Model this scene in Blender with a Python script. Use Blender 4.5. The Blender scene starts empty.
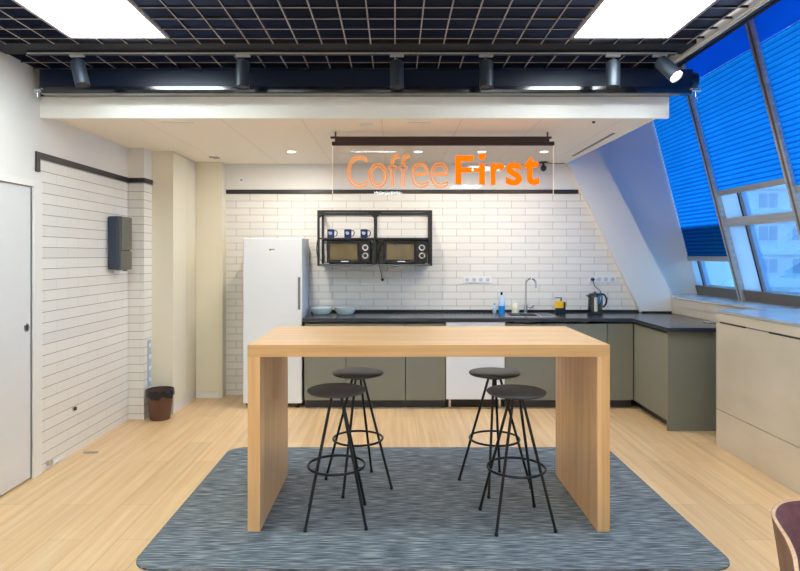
import bpy, bmesh, math, random
from mathutils import Vector, Matrix
random.seed(4)
PI = math.pi
scene = bpy.context.scene
COL = scene.collection

# ------------------------------------------------------------------ materials
def lin(c):
    return tuple(((v/255)/12.92 if v/255 <= 0.04045 else ((v/255+0.055)/1.055)**2.4) for v in c)

def new_mat(name):
    m = bpy.data.materials.new(name); m.use_nodes = True
    return m, m.node_tree, m.node_tree.nodes['Principled BSDF']

def mat(name, rgb, rough=0.5, metal=0.0, var=0.04, scale=8.0, bump=0.0, emit=None, es=0.0, spec=None, alpha=None, coat=0.0):
    m, t, b = new_mat(name)
    c = lin(rgb)
    tc = t.nodes.new('ShaderNodeTexCoord'); n = t.nodes.new('ShaderNodeTexNoise')
    n.inputs['Scale'].default_value = scale; n.inputs['Detail'].default_value = 3
    t.links.new(tc.outputs['Object'], n.inputs['Vector'])
    r = t.nodes.new('ShaderNodeMix'); r.data_type = 'RGBA'
    r.inputs[6].default_value = (*[v*(1-var) for v in c], 1); r.inputs[7].default_value = (*[min(1, v*(1+var)) for v in c], 1)
    t.links.new(n.outputs['Fac'], r.inputs[0]); t.links.new(r.outputs[2], b.inputs['Base Color'])
    b.inputs['Roughness'].default_value = rough; b.inputs['Metallic'].default_value = metal
    if spec is not None: b.inputs['Specular IOR Level'].default_value = spec
    if coat: b.inputs['Coat Weight'].default_value = coat; b.inputs['Coat Roughness'].default_value = 0.08
    if bump:
        bp = t.nodes.new('ShaderNodeBump'); bp.inputs['Strength'].default_value = bump; bp.inputs['Distance'].default_value = 0.002
        t.links.new(n.outputs['Fac'], bp.inputs['Height']); t.links.new(bp.outputs['Normal'], b.inputs['Normal'])
    if emit: b.inputs['Emission Color'].default_value = (*lin(emit), 1); b.inputs['Emission Strength'].default_value = es
    return m

def axes_vec(t, order, scale=(1,1,1), off=(0,0,0)):
    tc = t.nodes.new('ShaderNodeTexCoord'); s = t.nodes.new('ShaderNodeSeparateXYZ'); c = t.nodes.new('ShaderNodeCombineXYZ')
    t.links.new(tc.outputs['Object'], s.inputs[0])
    for i, a in enumerate(order):
        if a: t.links.new(s.outputs[a], c.inputs[i])
    mp = t.nodes.new('ShaderNodeMapping'); mp.inputs['Scale'].default_value = scale; mp.inputs['Location'].default_value = off
    t.links.new(c.outputs[0], mp.inputs[0])
    return mp.outputs[0]

def tile_mat(name, order, off, mortar=(158,150,142), soft=False):
    m, t, b = new_mat(name)
    v = axes_vec(t, order, (1,1,1), off)
    br = t.nodes.new('ShaderNodeTexBrick'); t.links.new(v, br.inputs['Vector'])
    br.offset = 0.5; br.inputs['Scale'].default_value = 1; br.inputs['Brick Width'].default_value = 0.307; br.inputs['Row Height'].default_value = 0.078
    br.inputs['Mortar Size'].default_value = 0.0022; br.inputs['Mortar Smooth'].default_value = 0.15; br.inputs['Bias'].default_value = 0
    br.inputs['Color1'].default_value = (*lin((238,234,226)),1); br.inputs['Color2'].default_value = (*lin((232,228,220)),1)
    br.inputs['Mortar'].default_value = (*lin(mortar),1)
    if soft:      # the end joints are filled almost flush and hardly show
        b2 = t.nodes.new('ShaderNodeTexBrick'); t.links.new(v, b2.inputs['Vector']); b2.offset = .5
        for nm, val in (('Scale',1),('Brick Width',.307),('Row Height',.078),('Mortar Size',.0022),('Mortar Smooth',.15)): b2.inputs[nm].default_value = val
        b2.inputs['Color1'].default_value = (1,1,1,1); b2.inputs['Color2'].default_value = (.97,.97,.97,1); b2.inputs['Mortar'].default_value = (.80,.79,.78,1)
        br.inputs['Brick Width'].default_value = 60; br.offset = 0
        mx = t.nodes.new('ShaderNodeMix'); mx.data_type = 'RGBA'; mx.blend_type = 'MULTIPLY'; mx.inputs[0].default_value = 1
        t.links.new(br.outputs['Color'], mx.inputs[6]); t.links.new(b2.outputs['Color'], mx.inputs[7]); t.links.new(mx.outputs[2], b.inputs['Base Color'])
    else: t.links.new(br.outputs['Color'], b.inputs['Base Color'])
    b.inputs['Roughness'].default_value = 0.28
    bp = t.nodes.new('ShaderNodeBump'); bp.invert = True; bp.inputs['Strength'].default_value = 0.5; bp.inputs['Distance'].default_value = 0.002
    t.links.new(br.outputs['Fac'], bp.inputs['Height']); t.links.new(bp.outputs['Normal'], b.inputs['Normal'])
    return m

def wood_mat(name, order, c1, c2, long_scale=0.9, cross=22, rough=0.4, plank=None):
    m, t, b = new_mat(name)
    v = axes_vec(t, order, (long_scale, cross, cross))
    n = t.nodes.new('ShaderNodeTexNoise'); n.inputs['Scale'].default_value = 1.6; n.inputs['Detail'].default_value = 6; n.inputs['Roughness'].default_value = .6
    t.links.new(v, n.inputs['Vector'])
    r = t.nodes.new('ShaderNodeValToRGB'); r.color_ramp.elements[0].position = .32; r.color_ramp.elements[1].position = .68
    r.color_ramp.elements[0].color = (*lin(c1),1); r.color_ramp.elements[1].color = (*lin(c2),1)
    t.links.new(n.outputs['Fac'], r.inputs[0])
    out = r.outputs[0]
    if plank:
        v2 = axes_vec(t, order)
        br = t.nodes.new('ShaderNodeTexBrick'); t.links.new(v2, br.inputs['Vector'])
        br.offset = .37; br.inputs['Scale'].default_value = 1
        br.inputs['Brick Width'].default_value = plank[0]; br.inputs['Row Height'].default_value = plank[1]
        br.inputs['Mortar Size'].default_value = plank[2]; br.inputs['Mortar Smooth'].default_value = .3
        br.inputs['Color1'].default_value = (*[plank[3]]*3,1); br.inputs['Color2'].default_value = (1.0,1.0,1.0,1); br.inputs['Mortar'].default_value = (.62,.56,.5,1)
        mx = t.nodes.new('ShaderNodeMix'); mx.data_type = 'RGBA'; mx.blend_type = 'MULTIPLY'; mx.inputs[0].default_value = 1
        t.links.new(out, mx.inputs[6]); t.links.new(br.outputs['Color'], mx.inputs[7]); out = mx.outputs[2]
    t.links.new(out, b.inputs['Base Color']); b.inputs['Roughness'].default_value = rough
    return m

def rug_mat():
    m, t, b = new_mat('woven_rug')
    v = axes_vec(t, 'XYZ', (8, 130, 1))
    n = t.nodes.new('ShaderNodeTexNoise'); n.inputs['Scale'].default_value = 1; n.inputs['Detail'].default_value = 3; t.links.new(v, n.inputs['Vector'])
    r = t.nodes.new('ShaderNodeValToRGB')
    e = r.color_ramp.elements; e[0].position = .33; e[0].color = (*lin((64,72,80)),1); e[1].position = .68; e[1].color = (*lin((166,175,180)),1)
    k = e.new(.5); k.color = (*lin((106,116,124)),1)
    t.links.new(n.outputs['Fac'], r.inputs[0]); t.links.new(r.outputs[0], b.inputs['Base Color']); b.inputs['Roughness'].default_value = .85
    b.inputs['Specular IOR Level'].default_value = .25
    bp = t.nodes.new('ShaderNodeBump'); bp.inputs['Strength'].default_value = .4; bp.inputs['Distance'].default_value = .002
    t.links.new(n.outputs['Fac'], bp.inputs['Height']); t.links.new(bp.outputs['Normal'], b.inputs['Normal'])
    return m

def brushed(name, c1, c2, rough, metal, order='XYZ', sc=(2,2,60)):
    m, t, b = new_mat(name)
    v = axes_vec(t, order, sc)
    n = t.nodes.new('ShaderNodeTexNoise'); n.inputs['Scale'].default_value = 1; n.inputs['Detail'].default_value = 4; t.links.new(v, n.inputs['Vector'])
    r = t.nodes.new('ShaderNodeValToRGB'); r.color_ramp.elements[0].position = .3; r.color_ramp.elements[1].position = .7
    r.color_ramp.elements[0].color = (*lin(c1),1); r.color_ramp.elements[1].color = (*lin(c2),1)
    t.links.new(n.outputs['Fac'], r.inputs[0]); t.links.new(r.outputs[0], b.inputs['Base Color'])
    b.inputs['Roughness'].default_value = rough; b.inputs['Metallic'].default_value = metal
    return m

def glassy(name, tint=(1,1,1), refl=1.0, ior=1.45):
    m = bpy.data.materials.new(name); m.use_nodes = True; t = m.node_tree; t.nodes.clear()
    o = t.nodes.new('ShaderNodeOutputMaterial'); mx = t.nodes.new('ShaderNodeMixShader')
    a = t.nodes.new('ShaderNodeBsdfTransparent'); a.inputs[0].default_value = (*tint,1)
    g = t.nodes.new('ShaderNodeBsdfGlossy'); g.inputs['Roughness'].default_value = .02
    f = t.nodes.new('ShaderNodeFresnel'); f.inputs[0].default_value = ior
    ma = t.nodes.new('ShaderNodeMath'); ma.operation = 'MULTIPLY'; ma.inputs[1].default_value = refl
    t.links.new(f.outputs[0], ma.inputs[0]); t.links.new(ma.outputs[0], mx.inputs[0])
    t.links.new(a.outputs[0], mx.inputs[1]); t.links.new(g.outputs[0], mx.inputs[2]); t.links.new(mx.outputs[0], o.inputs[0])
    return m

def cloth_translucent(name, rgb, amt=.6):
    m = bpy.data.materials.new(name); m.use_nodes = True; t = m.node_tree; t.nodes.clear()
    o = t.nodes.new('ShaderNodeOutputMaterial'); mx = t.nodes.new('ShaderNodeMixShader'); mx.inputs[0].default_value = amt
    d = t.nodes.new('ShaderNodeBsdfDiffuse'); tr = t.nodes.new('ShaderNodeBsdfTranslucent')
    v = axes_vec(t, 'XYZ', (2,2,3)); n = t.nodes.new('ShaderNodeTexNoise'); n.inputs['Scale'].default_value = 1.2; n.inputs['Detail'].default_value = 3
    t.links.new(v, n.inputs['Vector'])
    r = t.nodes.new('ShaderNodeMix'); r.data_type = 'RGBA'; c = lin(rgb)
    r.inputs[6].default_value = (*[x*.86 for x in c],1); r.inputs[7].default_value = (*[min(1,x*1.12) for x in c],1)
    t.links.new(n.outputs['Fac'], r.inputs[0])
    for q in (d, tr): t.links.new(r.outputs[2], q.inputs[0])
    t.links.new(d.outputs[0], mx.inputs[1]); t.links.new(tr.outputs[0], mx.inputs[2]); t.links.new(mx.outputs[0], o.inputs[0])
    return m

def emissive(name, rgb, s):
    m = bpy.data.materials.new(name); m.use_nodes = True; t = m.node_tree; t.nodes.clear()
    o = t.nodes.new('ShaderNodeOutputMaterial'); e = t.nodes.new('ShaderNodeEmission')
    e.inputs[0].default_value = (*lin(rgb),1); e.inputs[1].default_value = s; t.links.new(e.outputs[0], o.inputs[0])
    return m

def seam_mat():          # soft white ceiling boards with thin joints every 0.6 m
    m, t, b = new_mat('ceiling_board')
    v = axes_vec(t, 'YXZ', (1,1,1), (0,.1,0))
    br = t.nodes.new('ShaderNodeTexBrick'); t.links.new(v, br.inputs['Vector']); br.offset = 0
    br.inputs['Scale'].default_value = 1; br.inputs['Brick Width'].default_value = 8; br.inputs['Row Height'].default_value = .6
    br.inputs['Mortar Size'].default_value = .003
    br.inputs['Color1'].default_value = (*lin((250,240,226)),1); br.inputs['Color2'].default_value = (*lin((250,240,226)),1); br.inputs['Mortar'].default_value = (*lin((224,212,196)),1)
    t.links.new(br.outputs['Color'], b.inputs['Base Color']); b.inputs['Roughness'].default_value = .7
    return m

M = dict(
 paint=mat('wall_paint', (232,228,222), .6, var=.01, scale=2),
 soffit=mat('soffit_paint', (250,249,244), .6, var=.01, scale=2),
 board=seam_mat(),
 tile_back=tile_mat('tile_back', 'XZY', (-.071+.1535, -2.2395+.078*30, 0)),
 tile_left=tile_mat('tile_left', 'YZX', (30.05, -2.2395+.078*30, 0), (160,150,144), True),
 trimblk=mat('black_trim', (46,44,44), .4),
 door=mat('door_lacquer', (222,221,219), .4, var=.01, scale=2),
 frame_white=mat('white_lacquer', (236,233,226), .4, var=.01),
 cream=mat('cream_laminate', (236,228,206), .45, var=.015, scale=3),
 floor=wood_mat('oak_floor', 'YXZ', (228,184,130), (246,215,170), .55, 13, .33, (1.25,.19,.0016,.86)),
 oak_x=wood_mat('oak_top', 'XYZ', (208,158,104), (232,188,134), .6, 16, .35),
 oak_z=wood_mat('oak_upright', 'ZYX', (222,170,114), (244,200,146), .6, 14, .35),
 rug=rug_mat(),
 black=mat('black_metal', (30,31,33), .45, var=.1),
 stool=mat('stool_seat', (70,71,73), .55, var=.08, scale=30, bump=.2),
 stool_leg=mat('stool_metal', (28,31,36), .35, .3),
 grid=mat('grid_metal', (164,156,160), .45, .1),
 grid_dark=mat('grid_blade', (10,16,30), .6),
 void=mat('void_paint', (8,18,44), .9),
 housing=mat('blind_box', (12,26,50), .35, .2, coat=.3),
 gloss_blk=mat('gloss_black', (12,16,26), .16, .0, coat=.6),
 spot=mat('spot_metal', (56,63,74), .4, .4),
 chrome=mat('chrome', (205,206,208), .18, 1.0),
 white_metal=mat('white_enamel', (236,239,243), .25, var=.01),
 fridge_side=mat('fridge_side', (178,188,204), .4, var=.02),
 cab=mat('cabinet_laminate', (130,130,118), .5, var=.03, scale=20),
 groove=mat('finger_groove', (60,56,52), .5),
 plinth=mat('plinth', (52,56,62), .4),
 worktop=mat('worktop', (50,55,66), .2, var=.1, scale=40),
 steel=brushed('brushed_steel', (150,152,155), (200,202,205), .25, .95),
 cover=brushed('brushed_champagne', (206,195,178), (222,212,196), .38, .25, 'YXZ', (1.5,2,3)),
 sill=brushed('sill_metal', (200,202,204), (216,218,220), .26, .6, 'YXZ', (2,2,2)),
 alu=brushed('window_aluminium', (176,178,180), (204,204,204), .35, .4),
 alu_dark=mat('window_aluminium_dark', (118,108,98), .35, .4),
 alu_pale=cloth_translucent('fixed_panel', (205,215,222), .5),
 gasket=mat('gasket', (14,18,34), .5),
 glass=glassy('window_glass', (.92,.96,1), .8),
 acrylic=glassy('clear_acrylic', (.93,.92,.92), .6, 1.45),
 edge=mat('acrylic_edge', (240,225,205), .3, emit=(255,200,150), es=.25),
 bowl=mat('clear_plastic', (206,220,220), .15),
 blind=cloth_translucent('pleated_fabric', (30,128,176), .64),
 fold_shade=cloth_translucent('pleat_shade', (14,88,160), .5),  # darker blue imitates the shade between pleats
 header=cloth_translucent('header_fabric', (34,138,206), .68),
 rail=mat('blind_rail', (172,172,172), .4, .3),
 rail_dark=mat('sign_rail', (46,26,24), .4),
 orange=emissive('orange_letters', (255,106,8), 1.15),
 neon=emissive('neon_outline', (255,140,20), .95),
 panel=emissive('light_panel', (240,251,250), 22.0),
 led=emissive('spot_led', (255,248,236), 30.0),
 downled=emissive('downlight_led', (255,246,232), 8.0),
 brown=mat('bin_plastic', (96,62,48), .4, var=.08),
 bag=mat('bin_bag', (26,22,24), .2, var=.3, scale=40, bump=.6),
 disp=mat('dispenser_smoke', (62,66,62), .15, coat=.8),
 disp_dark=mat('dispenser_body', (30,48,72), .18, coat=.6),
 dark=mat('dark_plastic', (22,22,26), .3),
 mug=mat('mug_navy', (22,36,92), .25, coat=.5),
 white=mat('white_plastic', (235,235,235), .4, var=.01),
 print_white=mat('white_print', (214,218,232), .5),
 amber=mat('amber_reflection', (92,76,40), .12, coat=1, var=.35, scale=9),  # golden reflection put into the window's own colour
 mw=mat('microwave_black', (24,18,14), .4),
 mw_side=mat('microwave_side', (38,36,36), .5),
 yellow=mat('yellow_soap', (244,186,12), .3),
 teal=mat('dark_bottle', (22,42,48), .25),
 blue=mat('blue_liquid', (30,150,230), .2),
 pale_blue=mat('pale_bottle', (190,214,238), .2),
 cream_jar=mat('cream_jar', (226,222,196), .4),
 walnut=wood_mat('walnut_face', 'YXZ', (92,52,66), (126,78,88), 3, 30, .3),
 walnut_back=wood_mat('walnut_back', 'ZXY', (112,72,30), (146,98,46), 3, 30, .35),
 ply=wood_mat('ply_edge', 'XYZ', (214,160,108), (238,196,146), 2, 30, .4),
 facade=mat('facade', (206,206,210), .8, var=.05, scale=.3),
 facade_win=mat('facade_window', (152,160,178), .3, var=.2, scale=.5),
 facade_line=mat('facade_band', (180,180,186), .8),
 shutter=mat('facade_shutter', (226,226,230), .7),
 ground=mat('street', (110,112,118), .9),
)

# ------------------------------------------------------------------ mesh builder
class MB:
    def __init__(s): s.v=[]; s.f=[]; s.mi=[]; s.sm=[]
    def add(s, vs, fs, mi=0, smooth=False):
        o=len(s.v); s.v += [Vector(p) for p in vs]
        for f in fs: s.f.append([o+i for i in f]); s.mi.append(mi); s.sm.append(smooth)
        return s
    def box(s, x0,x1,y0,y1,z0,z1, mi=0, bev=0.0):
        if bev <= 0:
            vs=[(x,y,z) for z in (z0,z1) for y in (y0,y1) for x in (x0,x1)]
            return s.add(vs, [(0,2,3,1),(4,5,7,6),(0,1,5,4),(2,6,7,3),(0,4,6,2),(1,3,7,5)], mi)
        bm=bmesh.new(); bmesh.ops.create_cube(bm,size=1)
        for v in bm.verts: v.co=Vector(((x0+x1)/2+v.co.x*(x1-x0),(y0+y1)/2+v.co.y*(y1-y0),(z0+z1)/2+v.co.z*(z1-z0)))
        bmesh.ops.bevel(bm, geom=bm.edges[:], offset=bev, segments=2, affect='EDGES', profile=.6)
        bm.verts.index_update()
        s.add([v.co.copy() for v in bm.verts], [[v.index for v in f.verts] for f in bm.faces], mi); bm.free(); return s
    def prism(s, pts, a, b, axis='Y', mi=0):
        n=len(pts)
        def P(p,h):
            return {'Y':(p[0],h,p[1]),'Z':(p[0],p[1],h),'X':(h,p[0],p[1])}[axis]
        vs=[P(p,a) for p in pts]+[P(p,b) for p in pts]
        fs=[list(range(n)), list(range(2*n-1,n-1,-1))]+[(i,i+n,(i+1)%n+n,(i+1)%n) for i in range(n)]
        return s.add(vs, fs, mi)
    def lathe(s, prof, c=(0,0,0), seg=32, mi=0, closed=False, M4=None, sx=1, sy=1):
        vs=[]; fs=[]; n=len(prof)
        for r,z in prof:
            for k in range(seg):
                a=2*PI*k/seg; p=Vector((r*math.cos(a)*sx, r*math.sin(a)*sy, z))
                if M4: p=M4@p
                vs.append(p+Vector(c))
        for i in range(n-1 if not closed else n):
            j=(i+1)%n
            for k in range(seg):
                k2=(k+1)%seg; fs.append((i*seg+k, i*seg+k2, j*seg+k2, j*seg+k))
        if not closed:
            fs.append(list(range(seg))[::-1]); fs.append([(n-1)*seg+k for k in range(seg)])
        return s.add(vs, fs, mi, True)
    def cyl(s, p0, p1, r, r1=None, seg=16, mi=0):
        p0=Vector(p0); p1=Vector(p1); d=p1-p0; q=d.to_track_quat('Z','Y').to_matrix().to_4x4()
        return s.lathe([(r,0),(r if r1 is None else r1,d.length)], p0, seg, mi, M4=q)
    def tube(s, pts, r, seg=10, mi=0, closed=False):
        pts=[Vector(p) for p in pts]; n=len(pts); rings=[]; up=None
        for i,p in enumerate(pts):
            a=pts[(i-1)%n] if (closed or i>0) else p; b=pts[(i+1)%n] if (closed or i<n-1) else p
            d=(b-a).normalized()
            if up is None: up=d.orthogonal().normalized()
            up=(up-d*up.dot(d)).normalized(); w=d.cross(up)
            rings.append([p+(up*math.cos(2*PI*k/seg)+w*math.sin(2*PI*k/seg))*r for k in range(seg)])
        vs=[v for g in rings for v in g]; fs=[]
        for i in range(n if closed else n-1):
            j=(i+1)%n
            for k in range(seg):
                k2=(k+1)%seg; fs.append((i*seg+k,i*seg+k2,j*seg+k2,j*seg+k))
        if not closed: fs.append(list(range(seg))[::-1]); fs.append([(n-1)*seg+k for k in range(seg)])
        return s.add(vs, fs, mi, True)
    def torus(s, c, R, r, seg=48, ax=None):
        pts=[]
        for k in range(seg):
            a=2*PI*k/seg; p=Vector((R*math.cos(a),R*math.sin(a),0))
            if ax: p=ax@p
            pts.append(p+Vector(c))
        return s.tube(pts, r, 10, 0, True)
    def build(s, name, mats, parent=None, origin=None, smooth_angle=None):
        if not isinstance(mats,(list,tuple)): mats=[mats]
        if parent is not None: org=Vector(parent['_org'])
        elif origin is not None: org=Vector(origin)
        else:
            xs=[v.x for v in s.v]; ys=[v.y for v in s.v]; zs=[v.z for v in s.v]
            org=Vector(((min(xs)+max(xs))/2,(min(ys)+max(ys))/2,min(zs)))
        me=bpy.data.meshes.new(name); me.from_pydata([v-org for v in s.v],[],s.f); 
        for m_ in mats: me.materials.append(m_)
        for p,mi,sm in zip(me.polygons,s.mi,s.sm):
            p.material_index=mi; p.use_smooth=sm
        me.update()
        bm=bmesh.new(); bm.from_mesh(me); bmesh.ops.recalc_face_normals(bm, faces=bm.faces[:])
        if any(s.sm):
            for e in bm.edges:
                if len(e.link_faces)==2 and e.calc_face_angle(0)>.7: e.smooth=False
        bm.to_mesh(me); bm.free()
        o=bpy.data.objects.new(name,me); COL.objects.link(o)
        o['_org']=tuple(org)
        if parent is not None: o.parent=parent
        else: o.location=org
        return o

def tag(o, label=None, cat=None, group=None, kind=None):
    if label: o['label']=label
    if cat: o['category']=cat
    if group: o['group']=group
    if kind: o['kind']=kind
    return o
def thing(name, label, cat, loc=(0,0,0), group=None):
    o=bpy.data.objects.new(name,None); COL.objects.link(o); o.location=loc; o['_org']=tuple(loc); o.empty_display_size=.1
    return tag(o,label,cat,group)
def struct(o): o['kind']='structure'; return o
def dup(root, loc, label, rz=None):
    def cp(o,par):
        c=o.copy(); COL.objects.link(c); c.parent=par
        for ch in kids[o.name]: cp(ch,c)
        return c
    kids={}
    def walk(o):
        kids[o.name]=list(o.children)
        for ch in o.children: walk(ch)
    walk(root); r=cp(root,None); r.location=loc; r['label']=label
    if rz is not None: r.rotation_euler.z=rz
    return r
def label(o,l): o['label']=l; return o

# ------------------------------------------------------------------ room shell
WL=-2.53; WB=6.69; CZ=2.575
struct(MB().box(WL-.2,3.9,-3.6,7.1,-.1,0).build('floor', M['floor'], origin=(0,0,0)))
b=MB()                                     # left wall with the door opening and the tiled field
b.box(WL-.15,WL,-3.5,3.25,0,3.75); b.box(WL-.15,WL,3.25,4.18,2.04,3.75); b.box(WL-.15,WL,4.18,4.235,0,3.75)
b.box(WL-.15,WL,4.235,6.9,0,2.245,1); b.box(WL-.15,WL,4.235,6.9,2.245,3.75)
struct(b.build('wall_left',[M['paint'],M['tile_left']],origin=(0,0,0)))
struct(MB().box(WL-.3,WL-.15,3.0,4.5,0,2.3).build('wall_door_pocket',M['paint'],origin=(0,0,0)))
PB=[(-2.7,0),(3.05,0),(3.05,.93),(2.9,.93),(2.07,2.6),(1.93,2.88),(1.93,3.75),(-2.7,3.75)]
b=MB(); b.prism([(-2.7,0),(3.05,0),(3.05,.93),(2.9,.93),(2.262,2.245),(-2.7,2.245)],WB,6.95,'Y',1)
b.prism([(-2.7,2.245),(2.262,2.245),(2.07,2.6),(1.93,2.88),(1.93,3.75),(-2.7,3.75)],WB,6.95,'Y',0)
struct(b.build('wall_back',[M['paint'],M['tile_back']],origin=(0,0,0)))
struct(MB().box(1.7,3.95,6.95,7.1,0,3.8).build('wall_recess',M['paint'],origin=(0,0,0)))
# lining that brings the recess forward to the window bay
struct(MB().prism([(3.08,.0),(3.6,0),(3.6,1.0),(2.9,3.75),(1.935,3.75),(1.935,3.31),(2.23,2.745),(3.08,1.105)],6.89,6.949,'Y').build('wall_recess_lining',M['paint'],origin=(0,0,0)))
struct(MB().prism([(1.915,2.57),(2.71,.932),(3.07,.932),(3.067,1.108),(2.24,2.73),(1.955,3.29),(1.955,2.57)],6.62,6.8895,'Y').build('trim_1',M['paint'],origin=(0,0,0)))  # slanted beam
struct(MB().box(WL-.2,3.9,-3.6,-3.5,0,3.75).build('wall_front',M['paint'],origin=(0,0,0)))
# pillar
b=MB(); b.box(WL,-2.38,5.69,5.88,0,2.245,1); b.box(WL,-2.38,5.69,5.88,2.245,CZ,0)
b2=MB(); b2.box(WL,-2.38,5.69,5.88,0,2.245)
mt=tile_mat('tile_pillar','XZY',(30.2,-2.2395+.078*30,0),(160,150,144),True)
struct(b.build('wall_pillar',[M['paint'],mt],origin=(0,0,0)))
# ceilings
struct(MB().box(-2.53,1.9,4.31,6.69,CZ,2.69).build('ceiling',M['board'],origin=(0,0,0)))
struct(MB().prism([(1.9,4.31),(1.95,4.31),(1.905,6.62),(1.9,6.62)],CZ,2.69,'Z').build('ceiling',M['board'],origin=(0,0,0)))
struct(MB().box(-2.53,1.955,4.28,4.31,2.537,2.69).build('trim_2',M['soffit'],origin=(0,0,0)))
struct(MB().box(-2.53,1.955,4.28,4.31,2.69,3.75).box(1.925,1.955,4.31,6.6,2.69,3.75).build('wall_bulkhead',M['void'],origin=(0,0,0)))
struct(MB().box(-2.53,1.94,-3.5,4.28,3.25,3.35).box(1.92,1.94,-3.5,4.28,2.84,3.25).build('ceiling',M['void'],origin=(0,0,0)))
struct(MB().box(1.94,3.9,-3.5,4.31,3.75,3.85).box(1.9,3.9,4.31,6.95,3.75,3.85).box(1.94,1.96,-3.5,4.28,2.9,3.75).build('ceiling',M['paint'],origin=(0,0,0)))
struct(MB().box(WL+.0005,WL+.004,-3.49,4.279,2.873,3.249).build('trim_6',M['void'],origin=(0,0,0)))
struct(MB().box(WL+.005,1.91,-3.499,-3.495,2.873,3.249).build('trim_6',M['void'],origin=(0,0,0)))
# trims on the tiles
b=MB(); b.box(WL,WL+.012,4.217,5.69,2.245,2.29); b.box(WL,WL+.012,4.217,4.262,2.15,2.245)
b.box(WL,-2.368,5.678,5.69,2.245,2.29); b.box(-2.38,-2.368,5.69,5.88,2.245,2.29)
struct(b.build('trim_3',M['trimblk'],origin=(0,0,0)))
struct(MB().box(-1.88,2.04,WB-.014,WB,2.243,2.288).build('trim_4',M['trimblk'],origin=(0,0,0)))
struct(MB().box(-2.382,-2.366,5.872,5.8795,0,2.245).build('trim_5',M['dark'],origin=(0,0,0)))
# skirting tile strip
# ------------------------------------------------------------------ door
d=MB().box(WL-.045,WL-.004,3.26,4.174,.012,2.033,bev=.003).build('door_1',M['door'],origin=(WL-.05,3.7,0)); struct(d)
f=MB(); 
for y0,y1,z1 in ((4.18,4.276,2.083),(3.16,3.27,2.083)): f.box(WL-.02,WL+.016,y0,y1,0,z1,bev=.003)
f.box(WL-.02,WL+.0155,3.2,4.27,2.037,2.083)
f.build('door_frame',M['frame_white'],d)
r=MB().torus((WL-.003,4.125,1.06),.026,.005,24,Matrix.Rotation(PI/2,3,'Y')).build('pull_ring',M['chrome'],d)
MB().cyl((WL-.006,4.125,1.06),(WL-.0025,4.125,1.06),.023).build('pull_recess',M['dark'],d)

# ------------------------------------------------------------------ cream cupboards
t=thing('tall_cupboard','floor-to-ceiling cream cupboard with two doors behind the brown bin','cupboard',(-2.27,6.2,0))
MB().box(-2.3799,-2.19,5.885,6.689,0,CZ).build('body',M['cream'],t)
MB().box(-2.3799,-2.17,5.865+.006,5.885,0,CZ).build('end_panel',M['cream'],t)
for y0,y1 in ((5.888,6.268),(6.274,6.544)):
    MB().box(-2.19,-2.172,y0,y1,.10,CZ-.01,bev=.002).build('door',M['cream'],t)
MB().box(-2.19,-2.178,5.888,6.54,0,.096).build('plinth',M['paint'],t)
t=thing('column_casing','narrow cream full-height panel standing left of the fridge','casing',(-2.02,6.6,0))
MB().box(-2.1715,-1.885,6.552,6.689,0,CZ).build('body',M['cream'],t)
MB().box(-2.171,-1.915,6.545,6.5515,.075,CZ-.004,bev=.002).build('panel',M['cream'],t)
MB().box(-2.171,-1.915,6.543,6.5515,0,.068).build('skirting',M['frame_white'],t)

# ------------------------------------------------------------------ fridge
t=thing('fridge','tall white single-door fridge against the tiled wall','fridge',(-1.246,6.36,0))
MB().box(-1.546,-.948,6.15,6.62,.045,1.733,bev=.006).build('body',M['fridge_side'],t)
dr=MB().box(-1.546,-.948,6.10,6.147,.05,1.733,bev=.008).build('door',M['white_metal'],t)
MB().box(-.988,-.962,6.097,6.106,1.005,1.335,bev=.003).build('handle_recess',mat('fridge_grip',(120,126,134),.3,.3),dr)
MB().box(-1.28,-1.225,6.0985,6.1005,1.612,1.622).box(-1.275,-1.26,6.0985,6.1005,1.604,1.612).build('badge',mat('badge_grey',(120,124,130),.3,.4),dr)
for x in (-1.5,-1.0):
    for y in (6.16,6.56): MB().cyl((x,y,0),(x,y,.046),.022).build('foot',M['dark'],t)
MB().box(-1.53,-.965,6.15,6.17,.02,.05).build('base_grille',M['dark'],t)

# ------------------------------------------------------------------ base cabinets
CF=6.08
def cabinet(x0,x1,lab,ndoors=1,zt=.885,opened=False):
    t=thing('base_cabinet',lab,'cabinet',((x0+x1)/2,(CF+WB)/2,0),'grey kitchen base cabinets')
    MB().box(x0+.001,x1-.001,CF+.022,WB-.001,.09,zt if not opened else .70).build('body',M['groove'],t)
    w=(x1-x0)/ndoors
    for k in range(ndoors):
        MB().box(x0+k*w+.002,x0+(k+1)*w-.002,CF,CF+.02,.088,.862,bev=.0015).build('door',M['cab'],t)
    MB().box(x0+.001,x1-.001,CF+.07,CF+.09,0,.09).build('plinth',M['plinth'],t)
    return t
cabinet(-.92,-.50,'grey base cabinet with single door right of the fridge')
cabinet(-.498,.104,'wide grey base cabinet beneath the two microwaves')
cabinet(.108,.512,'narrow grey base cabinet immediately left of the white dishwasher')
cabinet(1.116,2.150,'grey two-door sink cabinet immediately right of the white dishwasher',2,opened=True)
cabinet(2.154,2.415,'narrow grey cabinet in the inner corner under the kettle')
t=thing('dishwasher','white built-under dishwasher between grey cabinets','dishwasher',(.814,6.38,0))
MB().box(.52,1.108,CF+.03,WB-.01,.09,.875).build('body',M['white_metal'],t)
dr=MB().box(.518,1.11,CF-.01,CF+.03,.10,.79,bev=.004).build('door',M['white_metal'],t)
MB().box(.518,1.11,CF-.012,CF+.03,.795,.88,bev=.003).build('control_panel',M['white_metal'],t)
for x in (.56,1.07): MB().cyl((x,CF+.06,0),(x,CF+.06,.09),.016).build('foot',M['chrome'],t)
MB().box(.53,1.10,CF+.08,CF+.10,.0,.09).build('kick_plate',M['dark'],t)
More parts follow.
